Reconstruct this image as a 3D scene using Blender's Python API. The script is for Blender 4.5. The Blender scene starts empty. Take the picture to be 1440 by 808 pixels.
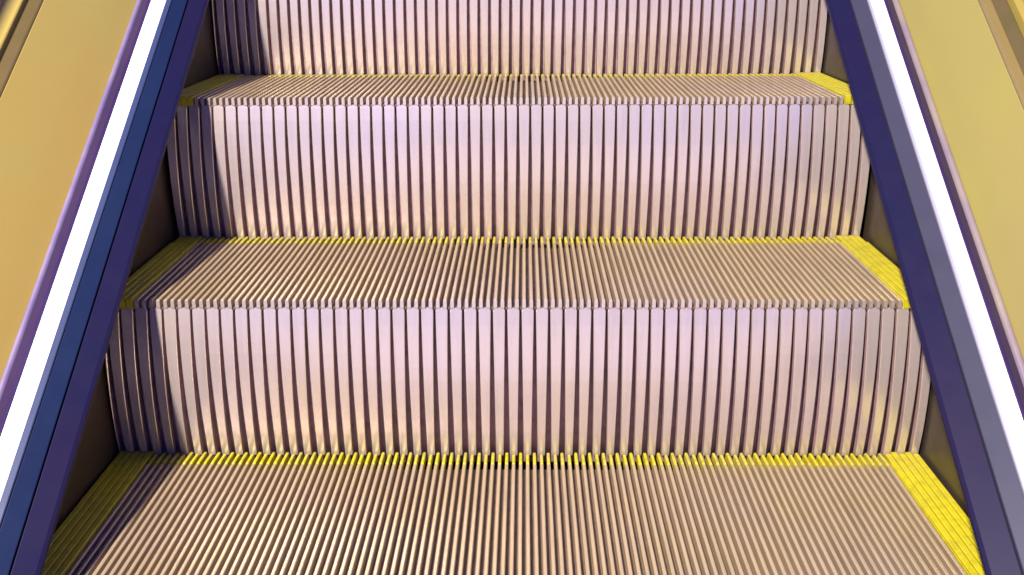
import bpy, math, random
from mathutils import Matrix, Vector
random.seed(4)
S = bpy.context.scene
COL = S.collection

# ------------------------------------------------------------------ dimensions (metres)
W = 1.40                 # step width
D, H = 0.4135, 0.2813    # going and rise of one step
U = -0.003               # nose overhang (slightly set back)
BULGE = .013             # forward curve of a riser
TAN = H / D
NR = 58                  # riser ribs per step
PT = W / (2 * NR)        # tread rib pitch
PR = W / NR              # riser rib pitch
GD = 0.0145              # groove depth of a tread

# ------------------------------------------------------------------ materials
def srgb(r, g, b):
    f = lambda v: (v / 255 / 12.92) if v / 255 <= .04045 else ((v / 255 + .055) / 1.055) ** 2.4
    return (f(r), f(g), f(b), 1)

def mat(name, base, metal=0., rough=.5, var=None, vscale=4., vamt=.5, rvar=.08, bump=0., bscale=300., stretch=(1, 1, 1),
        coat=0., grime=.0, spec=.5, gstretch=(1, 1, 1)):
    m = bpy.data.materials.new(name)
    m.use_nodes = True
    n, l = m.node_tree.nodes, m.node_tree.links
    b = n['Principled BSDF']
    b.inputs['Base Color'].default_value = base
    b.inputs['Metallic'].default_value = metal
    b.inputs['Roughness'].default_value = rough
    b.inputs['Specular IOR Level'].default_value = spec
    b.inputs['Coat Weight'].default_value = coat
    b.inputs['Coat Roughness'].default_value = .15
    tc = n.new('ShaderNodeNewGeometry')
    mp = n.new('ShaderNodeMapping')
    mp.inputs['Scale'].default_value = stretch
    l.new(tc.outputs['Position'], mp.inputs['Vector'])
    col = None
    if var:
        t = n.new('ShaderNodeTexNoise')
        t.inputs['Scale'].default_value = vscale
        t.inputs['Detail'].default_value = 4
        t.inputs['Roughness'].default_value = .6
        l.new(mp.outputs['Vector'], t.inputs['Vector'])
        r = n.new('ShaderNodeMapRange')
        r.inputs['From Min'].default_value = .38
        r.inputs['From Max'].default_value = .66
        r.inputs['To Max'].default_value = vamt
        l.new(t.outputs['Fac'], r.inputs['Value'])
        x = n.new('ShaderNodeMix')
        x.data_type = 'RGBA'
        x.inputs[6].default_value = base
        x.inputs[7].default_value = var
        l.new(r.outputs['Result'], x.inputs[0])
        col = x.outputs[2]
    if grime:
        t2 = n.new('ShaderNodeTexNoise')
        t2.inputs['Scale'].default_value = 55
        t2.inputs['Detail'].default_value = 5
        m2 = n.new('ShaderNodeMapping')
        m2.inputs['Scale'].default_value = gstretch
        l.new(tc.outputs['Position'], m2.inputs['Vector'])
        l.new(m2.outputs['Vector'], t2.inputs['Vector'])
        r2 = n.new('ShaderNodeMapRange')
        r2.inputs['From Min'].default_value = .45
        r2.inputs['From Max'].default_value = .72
        r2.inputs['To Min'].default_value = 1.0
        r2.inputs['To Max'].default_value = 1.0 - grime
        l.new(t2.outputs['Fac'], r2.inputs['Value'])
        mu = n.new('ShaderNodeMix')
        mu.data_type = 'RGBA'
        mu.blend_type = 'MULTIPLY'
        mu.inputs[0].default_value = 1
        if col: l.new(col, mu.inputs[6])
        else: mu.inputs[6].default_value = base
        l.new(r2.outputs['Result'], mu.inputs[7])
        col = mu.outputs[2]
    if col: l.new(col, b.inputs['Base Color'])
    if rvar:
        t3 = n.new('ShaderNodeTexNoise')
        t3.inputs['Scale'].default_value = 23
        t3.inputs['Detail'].default_value = 3
        l.new(mp.outputs['Vector'], t3.inputs['Vector'])
        r3 = n.new('ShaderNodeMapRange')
        r3.inputs['To Min'].default_value = max(.05, rough - rvar)
        r3.inputs['To Max'].default_value = min(1, rough + rvar)
        l.new(t3.outputs['Fac'], r3.inputs['Value'])
        l.new(r3.outputs['Result'], b.inputs['Roughness'])
    if bump:
        t4 = n.new('ShaderNodeTexNoise')
        t4.inputs['Scale'].default_value = bscale
        l.new(mp.outputs['Vector'], t4.inputs['Vector'])
        bp = n.new('ShaderNodeBump')
        bp.inputs['Strength'].default_value = bump
        bp.inputs['Distance'].default_value = .002
        l.new(t4.outputs['Fac'], bp.inputs['Height'])
        l.new(bp.outputs['Normal'], b.inputs['Normal'])
    return m

M = {}
M['tread'] = mat('tread_metal', (.53, .425, .245, 1), .45, .33, (.51, .41, .30, 1), 3.2, .9, .1, grime=.16, gstretch=(2.2, .12, 1))
M['riser'] = mat('riser_metal', (.70, .62, .63, 1), .62, .26, (.70, .60, .48, 1), 2.6, .7, 0, grime=.08, gstretch=(2, 1, .12), stretch=(1, .5, .5))
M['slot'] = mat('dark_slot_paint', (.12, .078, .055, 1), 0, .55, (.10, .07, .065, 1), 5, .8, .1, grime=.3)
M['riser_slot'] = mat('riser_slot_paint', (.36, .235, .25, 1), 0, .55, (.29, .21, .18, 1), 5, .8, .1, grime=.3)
M['comb'] = mat('worn_yellow_comb', (.52, .455, .010, 1), .1, .5, (.44, .38, .11, 1), 14, .7, .1, grime=.3)
M['yellow'] = mat('yellow_paint', (.465, .425, .008, 1), 0, .5, (.40, .35, .025, 1), 7, .7, .1, grime=.22)
M['under'] = mat('light_block_dark', (.05, .045, .04, 1), .3, .6)  # for the added sheet that keeps world light out below the steps
M['skirt'] = mat('skirt_metal', (.052, .042, .034, 1), .3, .4, (.085, .06, .025, 1), 2, .8, .1)
M['navy_ledge'] = mat('navy_ledge', (.0075, .0078, .036, 1), .05, .45, (.011, .007, .033, 1), 3, .7, .1, spec=.15)
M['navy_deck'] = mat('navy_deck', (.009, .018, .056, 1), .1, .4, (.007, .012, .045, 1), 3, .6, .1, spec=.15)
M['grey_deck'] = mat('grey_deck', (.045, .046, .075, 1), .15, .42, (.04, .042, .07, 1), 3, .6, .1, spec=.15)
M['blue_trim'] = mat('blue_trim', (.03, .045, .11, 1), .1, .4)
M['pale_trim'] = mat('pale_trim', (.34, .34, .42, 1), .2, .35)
M['rim'] = mat('violet_rim', (.032, .018, .075, 1), .1, .4, (.02, .012, .06, 1), 5, .6, spec=.15)
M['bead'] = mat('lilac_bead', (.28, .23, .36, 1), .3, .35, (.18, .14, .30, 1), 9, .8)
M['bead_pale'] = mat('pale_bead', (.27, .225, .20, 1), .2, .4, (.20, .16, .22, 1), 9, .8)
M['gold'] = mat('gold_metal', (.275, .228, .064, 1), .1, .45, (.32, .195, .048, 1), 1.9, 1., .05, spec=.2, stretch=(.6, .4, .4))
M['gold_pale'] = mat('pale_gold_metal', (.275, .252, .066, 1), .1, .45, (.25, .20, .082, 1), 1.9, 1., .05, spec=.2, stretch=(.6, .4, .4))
M['brown'] = mat('brown_molding', (.115, .08, .032, 1), .3, .45, (.10, .08, .022, 1), 4, .8)
M['olive'] = mat('olive_molding', (.20, .155, .055, 1), .3, .45, (.22, .17, .07, 1), 4, .8)
M['gap'] = mat('dark_gap', (.03, .02, .005, 1), 0, .7)
M['guide'] = mat('yellow_guide', (.40, .32, .075, 1), .1, .45, (.38, .27, .08, 1), 6, .7)
M['rubber'] = mat('handrail_rubber', (.03, .03, .03, 1), 0, .5)

def light_mat():
    m = bpy.data.materials.new('lit_diffuser')
    m.use_nodes = True
    b = m.node_tree.nodes['Principled BSDF']
    b.inputs['Base Color'].default_value = (.85, .83, .88, 1)
    b.inputs['Roughness'].default_value = .35
    b.inputs['Emission Color'].default_value = (.95, .91, 1, 1)
    b.inputs['Emission Strength'].default_value = 0.9
    return m
M['light'] = light_mat()

# ------------------------------------------------------------------ helpers
class MB:
    def __init__(s): s.v, s.f, s.second = [], [], set()
    def add(s, vs, fs):
        o = len(s.v)
        s.v += [tuple(p) for p in vs]
        s.f += [tuple(i + o for i in f) for f in fs]
    def box(s, a, b):
        x0, y0, z0 = a; x1, y1, z1 = b
        s.add([(x0,y0,z0),(x1,y0,z0),(x1,y1,z0),(x0,y1,z0),(x0,y0,z1),(x1,y0,z1),(x1,y1,z1),(x0,y1,z1)],
              [(3,2,1,0),(4,5,6,7),(0,1,5,4),(1,2,6,5),(2,3,7,6),(3,0,4,7)])
    def loft(s, rings, flanks=(), nose=False):
        base = len(s.f)
        n = len(rings[0]); vs = [p for r in rings for p in r]; fs = []
        for k in range(len(rings) - 1):
            for i in range(n):
                j = (i + 1) % n
                fs.append((k*n+i, k*n+j, (k+1)*n+j, (k+1)*n+i))
        fs.append(tuple(range(n))[::-1])
        fs.append(tuple((len(rings)-1)*n + i for i in range(n)))
        s.add(vs, fs)
        for q in range(n * (len(rings) - 1)):
            if q % n in flanks: s.second.add(base + q)
        if nose: s.second |= set(range(base, base + n)) | {base + n * (len(rings) - 1)}
    def mesh(s, name, m, m2=None):
        me = bpy.data.meshes.new(name)
        me.from_pydata(s.v, [], s.f)
        me.materials.append(m)
        if m2:
            me.materials.append(m2)
            for q in s.second: me.polygons[q].material_index = 1
        import bmesh
        bm = bmesh.new(); bm.from_mesh(me)
        bmesh.ops.recalc_face_normals(bm, faces=bm.faces)
        bm.to_mesh(me); bm.free()
        return me

def part(name, me, parent):
    o = bpy.data.objects.new(name, me)
    COL.objects.link(o)
    o.parent = parent
    return o

def root(name, label, cat, loc, group=None):
    o = bpy.data.objects.new(name, None)
    o.empty_display_size = .1
    COL.objects.link(o)
    o.location = loc
    o['label'] = label; o['category'] = cat
    if group: o['group'] = group
    return o

# ------------------------------------------------------------------ one escalator step
YN, YR = -U, D + .003           # nose and rear edge of a tread (local y)
COMB = 0.042                 # length of the yellow teeth along the rear edge
OPEN = 0.035                 # open slots between the teeth
NS = 5                       # yellow ribs along each side

def rib(mb, x, y0, y1, ztop, zbot=-GD, w=PT*.47, c=.0011, drop=0.):
    """one tread rib: flat top with softened edges, flanks a little wider at the foot"""
    h, f = w/2, w/2 + .0002
    def ring(y, dz, cz):
        zt = ztop - dz
        return [(x-f, y, zbot), (x-h, y, zt-c-cz), (x-h+c, y, zt-cz), (x+h-c, y, zt-cz), (x+h, y, zt-c-cz), (x+f, y, zbot)]
    mb.loft(nose=True, rings=[ring(y0, 0, .0012), ring(y0+.0015, 0, 0), ring(y1-.004, drop*.5, 0), ring(y1, drop, .0015)])

def step_meshes(shift):
    """shift = 0 or half a tread pitch: neighbouring steps interlock tooth into slot"""
    cells = [(-W/2 + (i + .5) * PT) for i in range(2 * NR)]
    tread, left, right, comb, riser, tplate, rplate = MB(), MB(), MB(), MB(), MB(), MB(), MB()
    lx0, rx1 = -W/2, W/2
    sx = NS * PT
    # plates under the ribs
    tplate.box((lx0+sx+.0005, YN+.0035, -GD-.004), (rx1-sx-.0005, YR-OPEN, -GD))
    left.box((lx0, YN+.0035, -GD-.004), (lx0+sx, YR-OPEN, -.0025))
    right.box((rx1-sx, YN+.0035, -GD-.004), (rx1, YR-OPEN, -.0025))
    for i, x0 in enumerate(cells):
        x = x0 + shift
        if abs(x) > W/2 - PT*.27: continue
        side = left if x < lx0+sx else right if x > rx1-sx else None
        # which ribs face a slot of the riser behind (whose pattern is shifted by half a pitch)
        tall = (i + (1 if shift else 0)) % 2 == 0
        ext = .0075 if tall else 0
        if side:
            rib(side, x, YN, YR+ext, .0025, w=PT*.84, drop=.003)
        else:
            j = random.uniform(-.0003, .0003)
            rib(tread, x, YN, YR-COMB, j)
            rib(comb, x, YR-COMB+.0004, YR+ext, j+.0004, w=PT*.44, drop=.0035)
    # riser: tapered ribs on a curved backing sheet
    def yf(t): return YN + .001 + (YR - D - YN)*t - 4*BULGE*t*(1-t)
    NZ = 12
    zt, zb = -GD - .0006, -H - .03
    prof = []
    for k in range(-1, NZ + 1):
        z = zt if k < 0 else zt - .005 + (zb - zt + .005) * k / NZ
        prof.append((z, (zt - z) / (H + zt)))
    GDR = .018
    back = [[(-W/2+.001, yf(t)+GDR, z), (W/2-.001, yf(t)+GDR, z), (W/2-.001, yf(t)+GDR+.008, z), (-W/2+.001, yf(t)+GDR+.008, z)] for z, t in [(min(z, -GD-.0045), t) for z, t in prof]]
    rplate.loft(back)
    for j in range(-1, NR + 1):
        x = -W/2 + (j + .5) * PR + shift
        lo, hi = -W/2, W/2
        rings = []
        top = True
        for z, t in prof:
            if z < -H - .022: break
            hw = PR/2 * (.85 - .33 * min(1, t))
            fl = PR/2 * .10
            c = .0009
            if top: hw *= .80
            y = yf(t); yb = y + GDR + .001
            if top: y += .0
            xs = [x-hw-fl*.5, x-hw, x-hw+c, x+hw-c, x+hw, x+hw+fl*.5]
            ys = [yb, y+c, y, y, y+c, yb]
            rings.append([(min(hi, max(lo, a)), b, z) for a, b in zip(xs, ys)])
            top = False
        if min(p[0] for p in rings[0]) >= hi-.002 or max(p[0] for p in rings[0]) <= lo+.002: continue
        # closing ring at the very foot
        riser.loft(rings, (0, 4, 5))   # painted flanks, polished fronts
    # web under the tread that carries the plates
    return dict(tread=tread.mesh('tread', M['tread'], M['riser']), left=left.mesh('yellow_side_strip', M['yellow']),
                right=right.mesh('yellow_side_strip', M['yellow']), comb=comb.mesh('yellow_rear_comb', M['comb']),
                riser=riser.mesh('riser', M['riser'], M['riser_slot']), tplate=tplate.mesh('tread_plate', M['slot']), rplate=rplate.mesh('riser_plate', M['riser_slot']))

LAB = ['nearest ribbed escalator step, filling the bottom edge with its broad tread and yellow rear teeth',
       'second escalator step from the bottom, its tall riser rising right behind the nearest tread',
       'third escalator step from the bottom, with a thin foreshortened tread near the top edge',
       'topmost escalator step, only its riser showing at the upper edge above the thin tread']
SM = [step_meshes(0), step_meshes(PT/2)]
for k in range(4):
    r = root('escalator_step', LAB[k], 'escalator step', (0, k*D, k*H), 'ribbed metal escalator steps with yellow edges')
    sm = SM[k % 2]
    part('tread', sm['tread'], r)
    part('riser', sm['riser'], r)
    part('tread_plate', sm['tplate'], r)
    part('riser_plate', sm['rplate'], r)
    part('yellow_side_strip', sm['left'], r)
    part('yellow_side_strip', sm['right'], r)
    part('yellow_rear_comb', sm['comb'], r)

# ------------------------------------------------------------------ balustrades: profiles (x outward, s above the incline) run along the slope
Y0, Y1 = -4.5, 3.0
def extrude(prof, sg, name, m, parent, smooth=False):
    mb = MB()
    rings = []
    n = 2
    for k in range(n):
        y = Y0 + (Y1 - Y0) * k / (n - 1)
        rings.append([(sg*x - parent.location.x, y - parent.location.y, s + y*TAN - parent.location.z) for x, s in prof])
    mb.loft(rings)
    o = part(name, mb.mesh(name, m), parent)
    if smooth:
        for p in o.data.polygons: p.use_smooth = True
    bv = o.modifiers.new('edge', 'BEVEL')
    bv.width = .0012; bv.segments = 2; bv.limit_method = 'ANGLE'; bv.angle_limit = math.radians(35)
    return o

def balustrade(sg, d, c, b, a, a2, e, g, t, label, deck, gold, trim, bead_m):
    r = root('escalator_balustrade', label, 'balustrade', (sg*.76, 0, -.3), 'balustrades along the two sides of the escalator')
    extrude([(.7055, -.55), (.7055, .083), (.716, .083), (.716, -.55)], sg, 'skirt_panel', M['skirt'], r)
    # overhanging ledge with a rounded lip
    extrude([(.7045, .084), (d+.008, .094), (d+.002, .099), (d, .105), (d+.001, .110), (d+.005, .1145), (c-.001, .130), (c-.001, .100), (.7045, .092)], sg, 'overhanging_ledge', M['navy_ledge'], r)
    extrude([(c+.0018, .101), (c+.0018, .1295), (b, .1445), (b, .101)], sg, 'deck_strip', deck, r)
    extrude([(b+.0004, .101), (b+.0004, .1475), (a, .1505), (a, .101)], sg, 'edge_trim', trim, r)
    extrude([(a+.0004, .110), (a+.0004, .1495), ((a+a2)/2, .1525), (a2-.0004, .1515), (a2-.0004, .110)], sg, 'light_strip', M['light'], r)
    extrude([(a2, .110), (a2, .153), (a2+.005, .153), (e, .136), (e, .110)], sg, 'violet_rim', M['rim'], r)
    bead = []
    cx, cs, rx, rs = (e+g)/2, .122, (g-e)/2-.0004, .015
    for i in range(13):
        an = math.pi - math.pi * i / 12
        bead.append((cx + rx*math.cos(an), cs + rs*math.sin(an)))
    bead += [(cx+rx, .105), (cx-rx, .105)]
    extrude(bead, sg, 'edge_bead', bead_m, r)
    # sloping gold panel
    extrude([(g, .120), (t, .26), (t+.012, .25), (g+.012, .108)], sg, 'gold_panel', gold, r)
    return r, t

R1, t = balustrade(-1, .622, .654, .679, .689, .718, .743, .757, .8635,
    'left balustrade casting its shadow on the steps, orange gold panel over a navy deck strip', M['navy_deck'], M['gold'], M['blue_trim'], M['bead'])
extrude([(t+.0005, .245), (t+.0005, .262), (t+.003, .265), (0.8860, .268), (0.8860, .245)], -1, 'brown_molding', M['brown'], R1)
extrude([(0.8865, .245), (0.8865, .262), (0.8915, .262), (0.8915, .245)], -1, 'dark_joint', M['gap'], R1)
extrude([(0.8920, .245), (0.8920, .276), (0.8940, .279), (0.9180, .292), (.968, .86), (.990, .86), (.936, .29), (.933, .245)], -1, 'upper_panel', M['guide'], R1)
R2, t2 = balustrade(1, .613, .652, .679, .684, .709, .732, .7495, .8285,
    'right balustrade facing the light, pale yellow gold panel over a grey deck strip', M['grey_deck'], M['gold_pale'], M['pale_trim'], M['bead_pale'])
extrude([(t2+.0005, .245), (t2+.0005, .262), (t2+.004, .266), (0.8500, .266), (0.8500, .245)], 1, 'olive_molding', M['olive'], R2)
extrude([(0.8505, .245), (0.8505, .263), (0.8530, .263), (0.8720, .275), (0.8720, .245)], 1, 'brown_molding', M['brown'], R2)
extrude([(0.8725, .245), (0.8725, .266), (0.8780, .266), (0.8780, .245)], 1, 'dark_joint', M['gap'], R2)
extrude([(0.8785, .245), (0.8785, .285), (0.8830, .300), (.955, .86), (.977, .86), (.905, .30), (.902, .245)], 1, 'upper_panel', M['guide'], R2)
for sg, r, x in ((-1, R1, .982), (1, R2, .969)):
    pr = []
    for i in range(20):
        an = 2*math.pi*i/20
        pr.append((x + .042*math.cos(an), .885 + .024*math.sin(an)))
    extrude(pr, sg, 'handrail', M['rubber'], r, True)

# dark sheet added under the moving steps to block world light in the gaps
mb = MB()
mb.loft([[(-.7035, y, -.47 + y*TAN), (.7035, y, -.47 + y*TAN), (.7035, y, -.50 + y*TAN), (-.7035, y, -.50 + y*TAN)] for y in (Y0, Y1)])
pan = part('light_block_floor', mb.mesh('light_block_floor', M['under']), None)
pan['kind'] = 'structure'

# ------------------------------------------------------------------ light
def area(name, loc, target, size, power, color):
    l = bpy.data.lights.new(name, 'AREA')
    l.shape = 'DISK'; l.size = size; l.energy = power; l.color = color
    o = bpy.data.objects.new(name, l)
    COL.objects.link(o)
    o.location = loc
    o.rotation_euler = (Vector(target) - Vector(loc)).to_track_quat('-Z', 'Y').to_euler()
    return o
area('key_lamp', (-1.20, -2.2, 3.65), (0, .5, .3), .18, 620, (1, .88, .78))

w = bpy.data.worlds.new('World')
S.world = w
w.use_nodes = True
n, l = w.node_tree.nodes, w.node_tree.links
bg = n['Background']
bg.inputs['Strength'].default_value = 1.0
# dim blue hall above, a lit lilac hall floor below the horizon
tc = n.new('ShaderNodeTexCoord')
sp = n.new('ShaderNodeSeparateXYZ')
l.new(tc.outputs['Generated'], sp.inputs[0])
mr = n.new('ShaderNodeMapRange')
mr.inputs['From Min'].default_value = -1
mr.inputs['From Max'].default_value = 1
l.new(sp.outputs['Z'], mr.inputs['Value'])
cr = n.new('ShaderNodeValToRGB')
cr.color_ramp.elements[0].position = .46
cr.color_ramp.elements[0].color = (.72, .58, .84, 1)
cr.color_ramp.elements[1].position = .52
cr.color_ramp.elements[1].color = (.03, .07, .68, 1)
l.new(mr.outputs['Result'], cr.inputs[0])
l.new(cr.outputs['Color'], bg.inputs['Color'])

# ------------------------------------------------------------------ camera
cam = bpy.data.cameras.new('camera')
co = bpy.data.objects.new('camera', cam)
COL.objects.link(co)
cam.sensor_width = 36
cam.lens = 36 * 1513.2 / 1440
cam.clip_start = .02
cam.clip_end = 200
co.matrix_world = (Matrix.Translation((0.0124, -1.2934, 0.8432)) @ Matrix.Rotation(.012, 4, 'Z')
                   @ Matrix.Rotation(math.pi/2 - .306, 4, 'X') @ Matrix.Rotation(-.0037, 4, 'Z'))
S.camera = co
S.view_settings.view_transform = 'Standard'
S.view_settings.look = 'None'
S.view_settings.exposure = 0
S.view_settings.gamma = 1
